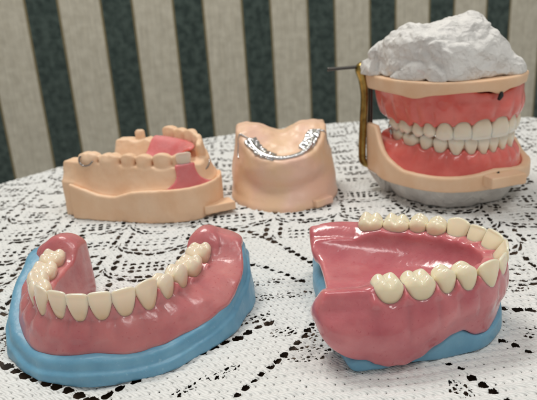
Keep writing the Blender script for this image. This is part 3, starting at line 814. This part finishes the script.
def cloth_fields(x, y):
    n = len(x)
    hole = np.full(n, -1., dtype=np.float32)
    # ---- explicit seams near the viewer
    for pts, step, ry, rx in seams():
        P = np.array(pts); seg = np.diff(P, axis=0); L = np.r_[0, np.cumsum(np.hypot(*seg.T))]
        k = 0
        for s in np.arange(0, L[-1], step):
            i = min(np.searchsorted(L, s, side='right') - 1, len(seg) - 1); t = (s - L[i]) / (L[i+1] - L[i])
            c = P[i] + seg[i] * t; T = seg[i] / np.hypot(*seg[i])
            c = c + rng.normal(0, .025, 2); k_ = rng.uniform(.8, 1.15)
            m = (np.abs(x - c[0]) < .5) & (np.abs(y - c[1]) < .5)
            dx, dy = x[m] - c[0], y[m] - c[1]
            a = (dx * T[0] + dy * T[1]) / (rx * k_); b = (-dx * T[1] + dy * T[0]) / (ry * k_)
            hole[m] = np.maximum(hole[m], 1 - np.sqrt(np.abs(a)**2.4 + np.abs(b)**2.4))
    # ---- lace ground beyond: scalloped rows of openings around the table centre
    wx = x + .25 * noise(x * .5, y * .5, 0., 1); wy = y + .25 * noise(x * .5, y * .5, 0., 2)
    far = sst(19.0, 21.5, y + .0 * x) * (1 - 0) ; far = np.maximum(far, sst(-9., -10.2, x) * sst(15.5, 17.5, y)); far = np.maximum(far, sst(8.6, 9.6, x) * sst(16.5, 18.5, y))
    keep = np.where((x > -1.9) & (x < 2.6) & (y < 26) & (y > 19), 0, 1)
    far = far * keep
    def dots(a, b, sa, sb, ra, rb, msk, jit=.0):
        ia = np.floor(a / sa); ib = np.floor(b / sb)
        j = _h(ia, ib, 0., 5) - .5
        fa = a - (ia + .5 + j * jit) * sa; fb = b - (ib + .5) * sb
        sc = .75 + .45 * _h(ia, ib, 1., 8)
        return np.where(msk, 1 - np.sqrt(np.abs(fa / (ra * sc))**2.2 + np.abs(fb / (rb * sc))**2.2), -1)
    period = 3.6
    ph = np.floor(wx / period)
    sc_ = np.abs(((wx / period) % 1.) * 2 - 1)                      # scallop phase 0..1
    rowc = wy + .9 * np.sqrt(np.clip(1 - sc_**2, 0, 1)) * 1.3
    pr = 2.6; band = (rowc % pr) / pr
    # bold dashes along the scallop edge
    h1 = dots(wx, rowc % pr - .0, .5, 10., .2, .1, np.ones(n, bool), .3)
    bd = rowc % pr
    h1 = 1 - np.sqrt(np.abs((wx / .52 % 1 - .5) * .52 / .22)**2.2 + np.abs((bd - .3) / .12)**2.2)
    h2 = 1 - np.sqrt(np.abs(((wx / .52 + .5) % 1 - .5) * .52 / .2)**2.2 + np.abs((bd - .62) / .10)**2.2)
    # open filet patches filling the scallops
    h3 = dots(wx, wy, .37, .37, .11, .10, (bd > 1.1) & (bd < 2.2) & (sc_ < .62), .2)
    h4 = 1 - np.sqrt((np.abs((np.abs(sc_ - .8)) * period / 2) / .12)**2.2 + np.abs(((wy / .55) % 1 - .5) * .55 / .2)**2.2)
    h4 = np.where(bd > .9, h4, -1)
    big = np.maximum(np.maximum(h1, h2 - .05), np.maximum(h3, h4))
    miss = noise(x * .9, y * .9, 0., 12) > .62
    big = np.where(miss, -1, big)
    hole = np.maximum(hole, np.where(far > .5, big, -1))
    # ---- small filet patches between the near seams
    for cx_, cy_, rx_, ry_, an in ((-.15, 17.5, .95, .42, .5), (.95, 16.4, .75, .45, .3), (-1.2, 18.7, 1.1, .35, .25), (.2, 20.3, 1.3, .30, .1), (0.1, 21.4, 1.2, .28, -.1),
                                   (1.5, 17.6, .6, .5, .6), (-9.9, 18.0, .7, 1.0, .2), (-10.8, 16.8, .9, .6, .3), (7.9, 17.3, .9, .25, -.4), (5.0, 14.2, .5, .3, -.9), (8.4, 19.8, 1.0, .3, -.1),
                                   (-6.4, 13.9, .9, .3, .4), (-2.2, 15.3, 1.2, .22, .6), (8.6, 16.3, .9, .22, -.5)):
        ca, sa = math.cos(an), math.sin(an); dx, dy = x - cx_, y - cy_
        a, b = dx * ca + dy * sa, -dx * sa + dy * ca
        m = (np.abs(a / rx_)**2 + np.abs(b / ry_)**2 < 1) & (noise(x * 2.2, y * 2.2, 0., 9) > -.35)
        hole = np.maximum(hole, dots(a, b, .21, .15, .075, .045, m, .5))
    # ---- knitted relief
    qa = R(-6); kx = x * math.cos(qa) - y * math.sin(qa); ky = x * math.sin(qa) + y * math.cos(qa)
    kx = kx + .05 * noise(x * 2, y * 2, 0., 3); ky = ky + .06 * noise(x * 1.2, y * 1.2, 0., 4)
    row = ky / .33; ir = np.floor(row)
    cell = kx / .27 + .5 * (ir % 2)
    amp = .8 + .35 * _h(ir, np.floor(cell), 0., 6)
    global KR, KC
    KR, KC = row, kx / .27
    relief = np.abs(np.sin(row * math.pi))**.6 * (.6 + .4 * np.abs(np.sin(cell * math.pi))**.6) * amp + .16 * np.abs(np.sin(row * 3 * math.pi + cell * 1.5))
    relief = relief + .18 * noise(x * 9, y * 9, 0., 11)
    pin = 1 - np.sqrt(((cell % 1 - .5) / .5 * .155 / 2 / .03 + 0)**2 + ((row % 1) * .165 / .03)**2)     # tiny gaps between stitches
    lip = np.exp(-((hole + .45) / .28)**2) * 1.2 - 1.0 * sst(-.2, .2, hole) * (y < 22)
    hgt = .085 * relief + .03 * lip + .10 * fbm(x * .28, y * .28, 0., 2, 20) * .5
    # sag of the cloth around larger folds is slight
    return hole, hgt, relief

ys = [-18.]
while ys[-1] < 51.5:
    y = ys[-1]
    st = .6 if y < 11 else (.2 if y < 13 else (.037 if y < 23.5 else (.05 if y < 34 else .085)))
    ys.append(y + st)
xs_ = [-27.5]
while xs_[-1] < 43.:
    x = xs_[-1]
    st = .12 if (x < -19 or x > 21) else (.07 if (x < -11.5 or x > 13) else .04)
    xs_.append(x + st)
XA, YA = np.meshgrid(np.array(xs_), np.array(ys), indexing='ij')
nx, ny = XA.shape
fx, fy = XA.ravel(), YA.ravel()
# map square corners outside the disc into the hanging part
dxc, dyc = fx - TC[0], fy - TC[1]; rr = np.hypot(dxc, dyc) + 1e-6
hole, hgt, relief = cloth_fields(fx, fy)
ang = np.arctan2(dyc, dxc)
over = np.clip(rr - TR, 0, None)
rr2 = np.where(over > 0, TR + .5 * (1 - np.exp(-over / .5)) + (.35 * over / 4) * np.sin(ang * 34) * (over > .5) * .6, rr)
zz = np.where(over > 0, -(over - .5 * (1 - np.exp(-over / .5))), 0) + hgt * np.where(over > 0, .3, 1) - .085
px, py = TC[0] + dxc / rr * rr2, TC[1] + dyc / rr * rr2
Vc = np.stack([px, py, zz], 1)
ii = np.arange(nx * ny).reshape(nx, ny)
Qc = np.stack([ii[:-1, :-1], ii[1:, :-1], ii[1:, 1:], ii[:-1, 1:]], -1).reshape(-1, 4)
rq = rr[Qc].max(1); Qc = Qc[rq < TR + 7.5]
hm = hole[Qc].min(1); Qc = Qc[hm < .5]                       # deep inside an opening there is no thread at all
used = np.zeros(len(Vc), bool); used[Qc.ravel()] = True
mp = np.cumsum(used) - 1
mc = mat('white_crocheted_cotton', (.78, .77, .75), .9, bump=[(40, .35, .012, 3)], Sheen_Weight=.15)
nt = mc.node_tree; bs = nt.nodes['Principled BSDF']; outn = nt.nodes['Material Output']
at_ = nt.nodes.new('ShaderNodeAttribute'); at_.attribute_name = 'opening'
nz_ = nt.nodes.new('ShaderNodeTexNoise'); nz_.inputs['Scale'].default_value = 16; nz_.inputs['Detail'].default_value = 2
tcn = [n for n in nt.nodes if n.type == 'TEX_COORD'][0]; nt.links.new(tcn.outputs['Object'], nz_.inputs['Vector'])
ad = nt.nodes.new('ShaderNodeMath'); ad.operation = 'MULTIPLY_ADD'; ad.inputs[1].default_value = .7; nt.links.new(nz_.outputs['Fac'], ad.inputs[0]); nt.links.new(at_.outputs['Fac'], ad.inputs[2])
gt = nt.nodes.new('ShaderNodeMath'); gt.operation = 'GREATER_THAN'; gt.inputs[1].default_value = .26; nt.links.new(ad.outputs[0], gt.inputs[0])
tr = nt.nodes.new('ShaderNodeBsdfTransparent'); mxs = nt.nodes.new('ShaderNodeMixShader')
nt.links.new(gt.outputs[0], mxs.inputs[0]); nt.links.new(bs.outputs[0], mxs.inputs[1]); nt.links.new(tr.outputs[0], mxs.inputs[2]); nt.links.new(mxs.outputs[0], outn.inputs['Surface'])
vary(mc, (.77, .785, .78), (.84, .85, .845), 3., .35, .65)
def nmath(nt, op, a, b_=None):
    n = nt.nodes.new('ShaderNodeMath'); n.operation = op
    for i, v in enumerate((a, b_)):
        if v is None: continue
        if isinstance(v, (int, float)): n.inputs[i].default_value = v
        else: nt.links.new(v, n.inputs[i])
    return n.outputs[0]
ar = nt.nodes.new('ShaderNodeAttribute'); ar.attribute_name = 'course'; aw = nt.nodes.new('ShaderNodeAttribute'); aw.attribute_name = 'wale'
crs, wal = ar.outputs['Fac'], aw.outputs['Fac']
# little gaps where four stitches meet
rr_ = nmath(nt, 'ROUND', crs); par = nmath(nt, 'MULTIPLY', nmath(nt, 'FLOORED_MODULO', rr_, 2.), .5)
dv = nmath(nt, 'ABSOLUTE', nmath(nt, 'SUBTRACT', crs, rr_))
cw_ = nmath(nt, 'ADD', wal, par); du = nmath(nt, 'ABSOLUTE', nmath(nt, 'SUBTRACT', nmath(nt, 'FRACT', cw_), .5))
ell = nmath(nt, 'SQRT', nmath(nt, 'ADD', nmath(nt, 'POWER', nmath(nt, 'DIVIDE', du, .20), 2.), nmath(nt, 'POWER', nmath(nt, 'DIVIDE', dv, .12), 2.)))
nz2 = nt.nodes.new('ShaderNodeTexNoise'); nz2.inputs['Scale'].default_value = 2.2; nz2.inputs['Detail'].default_value = 3; nt.links.new(tcn.outputs['Object'], nz2.inputs['Vector'])
gap = nmath(nt, 'LESS_THAN', nmath(nt, 'ADD', ell, nmath(nt, 'MULTIPLY', nz2.outputs['Fac'], 1.6)), 1.08)
orr = nmath(nt, 'MAXIMUM', gt.outputs[0], gap); nt.links.new(orr, mxs.inputs[0])
# stitch relief
hgt_n = nmath(nt, 'ADD', nmath(nt, 'MINIMUM', ell, 1.2), nmath(nt, 'MULTIPLY', nmath(nt, 'ABSOLUTE', nmath(nt, 'SINE', nmath(nt, 'ADD', nmath(nt, 'MULTIPLY', crs, 3 * math.pi), nmath(nt, 'MULTIPLY', cw_, 2 * math.pi)))), .7))
bpn = nt.nodes.new('ShaderNodeBump'); bpn.inputs['Strength'].default_value = .6; bpn.inputs['Distance'].default_value = .05; nt.links.new(hgt_n, bpn.inputs['Height'])
old = bs.inputs['Normal'].links[0].from_socket; nt.links.new(old, bpn.inputs['Normal']); nt.links.new(bpn.outputs[0], bs.inputs['Normal'])
cloth = link_mesh('tablecloth', Vc[used], mp[Qc], mc, None, loc=(TC[0], TC[1], 0), attrs={'opening': hole[used], 'course': KR[used], 'wale': KC[used]})
tag(cloth, 'white crocheted lace tablecloth full of dark openings spread over the round table', 'tablecloth')

table = empty('table', (TC[0], TC[1], -.35), 'dark wooden round table showing through the openings of the lace cloth', 'table')
def disc(name, c, prof, m, parent, n=96):
    V, Q = [], []
    for r, z in prof:
        for j in range(n):
            w = 2 * math.pi * j / n; V.append((c[0] + r * math.cos(w), c[1] + r * math.sin(w), z))
    for i in range(len(prof) - 1):
        for j in range(n): Q.append((i*n+j, i*n+(j+1) % n, (i+1)*n+(j+1) % n, (i+1)*n+j))
    return link_mesh(name, V, Q, m, parent)
disc('tabletop', TC, [(.01, -2.4), (TR - .8, -2.4), (TR - .15, -2.1), (TR - .1, -.7), (TR - .5, -.33), (.01, -.31)], M['wood'], table)
disc('pedestal', TC, [(16, -70), (16, -68), (5, -65), (3.2, -50), (3, -20), (5, -8), (12, -2.5)], M['wood'], table, 32)

# ================================================================== striped wallpaper wall
sl = .205; y0 = 95.
wl = bpy.data.materials.new('striped_wallpaper'); wl.use_nodes = True
nt = wl.node_tree; b = nt.nodes['Principled BSDF']; b.inputs['Roughness'].default_value = .5
tc = nt.nodes.new('ShaderNodeTexCoord'); sp = nt.nodes.new('ShaderNodeSeparateXYZ'); nt.links.new(tc.outputs['Object'], sp.inputs[0])
def math_(op, a, b_=None, c=None):
    n = nt.nodes.new('ShaderNodeMath'); n.operation = op
    for i, v in enumerate((a, b_, c)):
        if v is None: continue
        if isinstance(v, (int, float)): n.inputs[i].default_value = v
        else: nt.links.new(v, n.inputs[i])
    return n.outputs[0]
PER = 7.512 * y0 / 70.
sx = math_('DIVIDE', math_('ADD', sp.outputs['X'], 24.0 * y0 / 70. + PER * 20), PER)
fr = math_('FRACT', sx)
dark = math_('LESS_THAN', fr, .405)
e1 = math_('LESS_THAN', math_('ABSOLUTE', math_('SUBTRACT', fr, .418)), .014); e2 = math_('GREATER_THAN', fr, .972)
edge = math_('MAXIMUM', e1, e2)
def ramp(noise_scale, c1, c2, lo_, hi_, det=5):
    n = nt.nodes.new('ShaderNodeTexNoise'); n.inputs['Scale'].default_value = noise_scale; n.inputs['Detail'].default_value = det
    nt.links.new(tc.outputs['Object'], n.inputs['Vector'])
    r = nt.nodes.new('ShaderNodeValToRGB'); r.color_ramp.elements[0].position = lo_; r.color_ramp.elements[1].position = hi_
    r.color_ramp.elements[0].color = (*c1, 1); r.color_ramp.elements[1].color = (*c2, 1)
    nt.links.new(n.outputs['Fac'], r.inputs[0]); return r.outputs[0], n.outputs['Fac']
gc, gn = ramp(.9, (.030, .055, .050), (.085, .125, .112), .38, .62)
cc, cn = ramp(.8, (.70, .65, .53), (.84, .79, .66), .35, .65)
def mixc(f, a, b_):
    m = nt.nodes.new('ShaderNodeMix'); m.data_type = 'RGBA'; nt.links.new(f, m.inputs['Factor'])
    for k, v in (('A', a), ('B', b_)):
        if isinstance(v, tuple): m.inputs[k].default_value = (*v, 1)
        else: nt.links.new(v, m.inputs[k])
    return m.outputs['Result']
c0 = mixc(dark, cc, gc); c0 = mixc(edge, c0, (.30, .24, .12))
mp_ = nt.nodes.new('ShaderNodeMapping'); mp_.inputs['Scale'].default_value = (5., 1., .25); nt.links.new(tc.outputs['Object'], mp_.inputs['Vector'])
fn_ = nt.nodes.new('ShaderNodeTexNoise'); fn_.inputs['Scale'].default_value = .8; fn_.inputs['Detail'].default_value = 3; nt.links.new(mp_.outputs[0], fn_.inputs['Vector'])
fm_ = nt.nodes.new('ShaderNodeMapRange'); fm_.inputs['From Min'].default_value = .3; fm_.inputs['From Max'].default_value = .7; fm_.inputs['To Min'].default_value = .84; fm_.inputs['To Max'].default_value = 1.06; nt.links.new(fn_.outputs['Fac'], fm_.inputs['Value'])
vm_ = nt.nodes.new('ShaderNodeVectorMath'); vm_.operation = 'SCALE'; nt.links.new(c0, vm_.inputs[0]); nt.links.new(fm_.outputs[0], vm_.inputs['Scale']); c0 = vm_.outputs[0]
nt.links.new(c0, b.inputs['Base Color'])
bp = nt.nodes.new('ShaderNodeBump'); bp.inputs['Strength'].default_value = .5; bp.inputs['Distance'].default_value = .15
nt.links.new(gn, bp.inputs['Height']); nt.links.new(bp.outputs[0], b.inputs['Normal'])
ang_w = math.atan(sl)
Vw = []
for yy_ in (0, 3.):
    for xx_, z_ in ((-190, -80), (190, -80), (190, 150), (-190, 150)): Vw.append((xx_, yy_, z_))
Qw = [(0, 1, 2, 3), (7, 6, 5, 4), (0, 4, 5, 1), (1, 5, 6, 2), (2, 6, 7, 3), (3, 7, 4, 0)]
wall = link_mesh('wall', Vw, Qw, wl, smooth=False)
wall.location = (0, y0, 0); wall.rotation_euler = (0, 0, ang_w)
tag(wall, kind='structure')

# ================================================================== light
w = bpy.data.worlds.new('World'); scene.world = w; w.use_nodes = True
bg = w.node_tree.nodes['Background']; bg.inputs[0].default_value = (1., .98, .91, 1); bg.inputs[1].default_value = .27
def area(name, loc, aim, size, power, colr, sy=None):
    l = bpy.data.lights.new(name, 'AREA'); l.energy = power; l.color = colr; l.size = size
    if sy: l.shape = 'RECTANGLE'; l.size_y = sy
    o = bpy.data.objects.new(name, l); col.objects.link(o); o.location = loc
    from mathutils import Vector
    o.rotation_euler = (Vector(aim) - Vector(loc)).to_track_quat('-Z', 'Y').to_euler()
    return o
area('ceiling_lamp', (-30, 60, 120), (2, 22, 0), 50, 66000, (1.0, .965, .90), 26)
area('ceiling_lamp', (8, -22, 95), (5, 19, 2), 34, 9000, (1.0, .98, .95), 12)
area('ceiling_lamp', (55, 5, 130), (4, 22, 0), 34, 26000, (1.0, .97, .92), 34)

# ================================================================== camera
F, PITCH, ROLL, H = 600., R(18.9), R(3.8), 10.8
from mathutils import Matrix, Vector
fw = Vector((0, math.cos(PITCH), -math.sin(PITCH))); up0 = Vector((0, math.sin(PITCH), math.cos(PITCH))); r0 = Vector((1, 0, 0))
c_, s_ = math.cos(ROLL), math.sin(ROLL)
r_ = r0 * c_ - up0 * s_; u_ = r0 * s_ + up0 * c_
cam = bpy.data.cameras.new('camera'); co = bpy.data.objects.new('camera', cam); col.objects.link(co)
mw = Matrix((( r_.x, u_.x, -fw.x, 0), (r_.y, u_.y, -fw.y, 0), (r_.z, u_.z, -fw.z, H), (0, 0, 0, 1)))
co.matrix_world = mw
cam.sensor_width = 36; cam.lens = F / 537 * 36; cam.clip_start = .5; cam.clip_end = 1000
cam.dof.use_dof = True; cam.dof.focus_distance = 18.6; cam.dof.aperture_fstop = .30
scene.camera = co
scene.view_settings.view_transform = 'Standard'; scene.view_settings.look = 'None'; scene.view_settings.exposure = .42
scene.view_settings.gamma = 1
print('SCRIPT OK', sum(len(o.data.vertices) for o in scene.objects if o.type == 'MESH'))
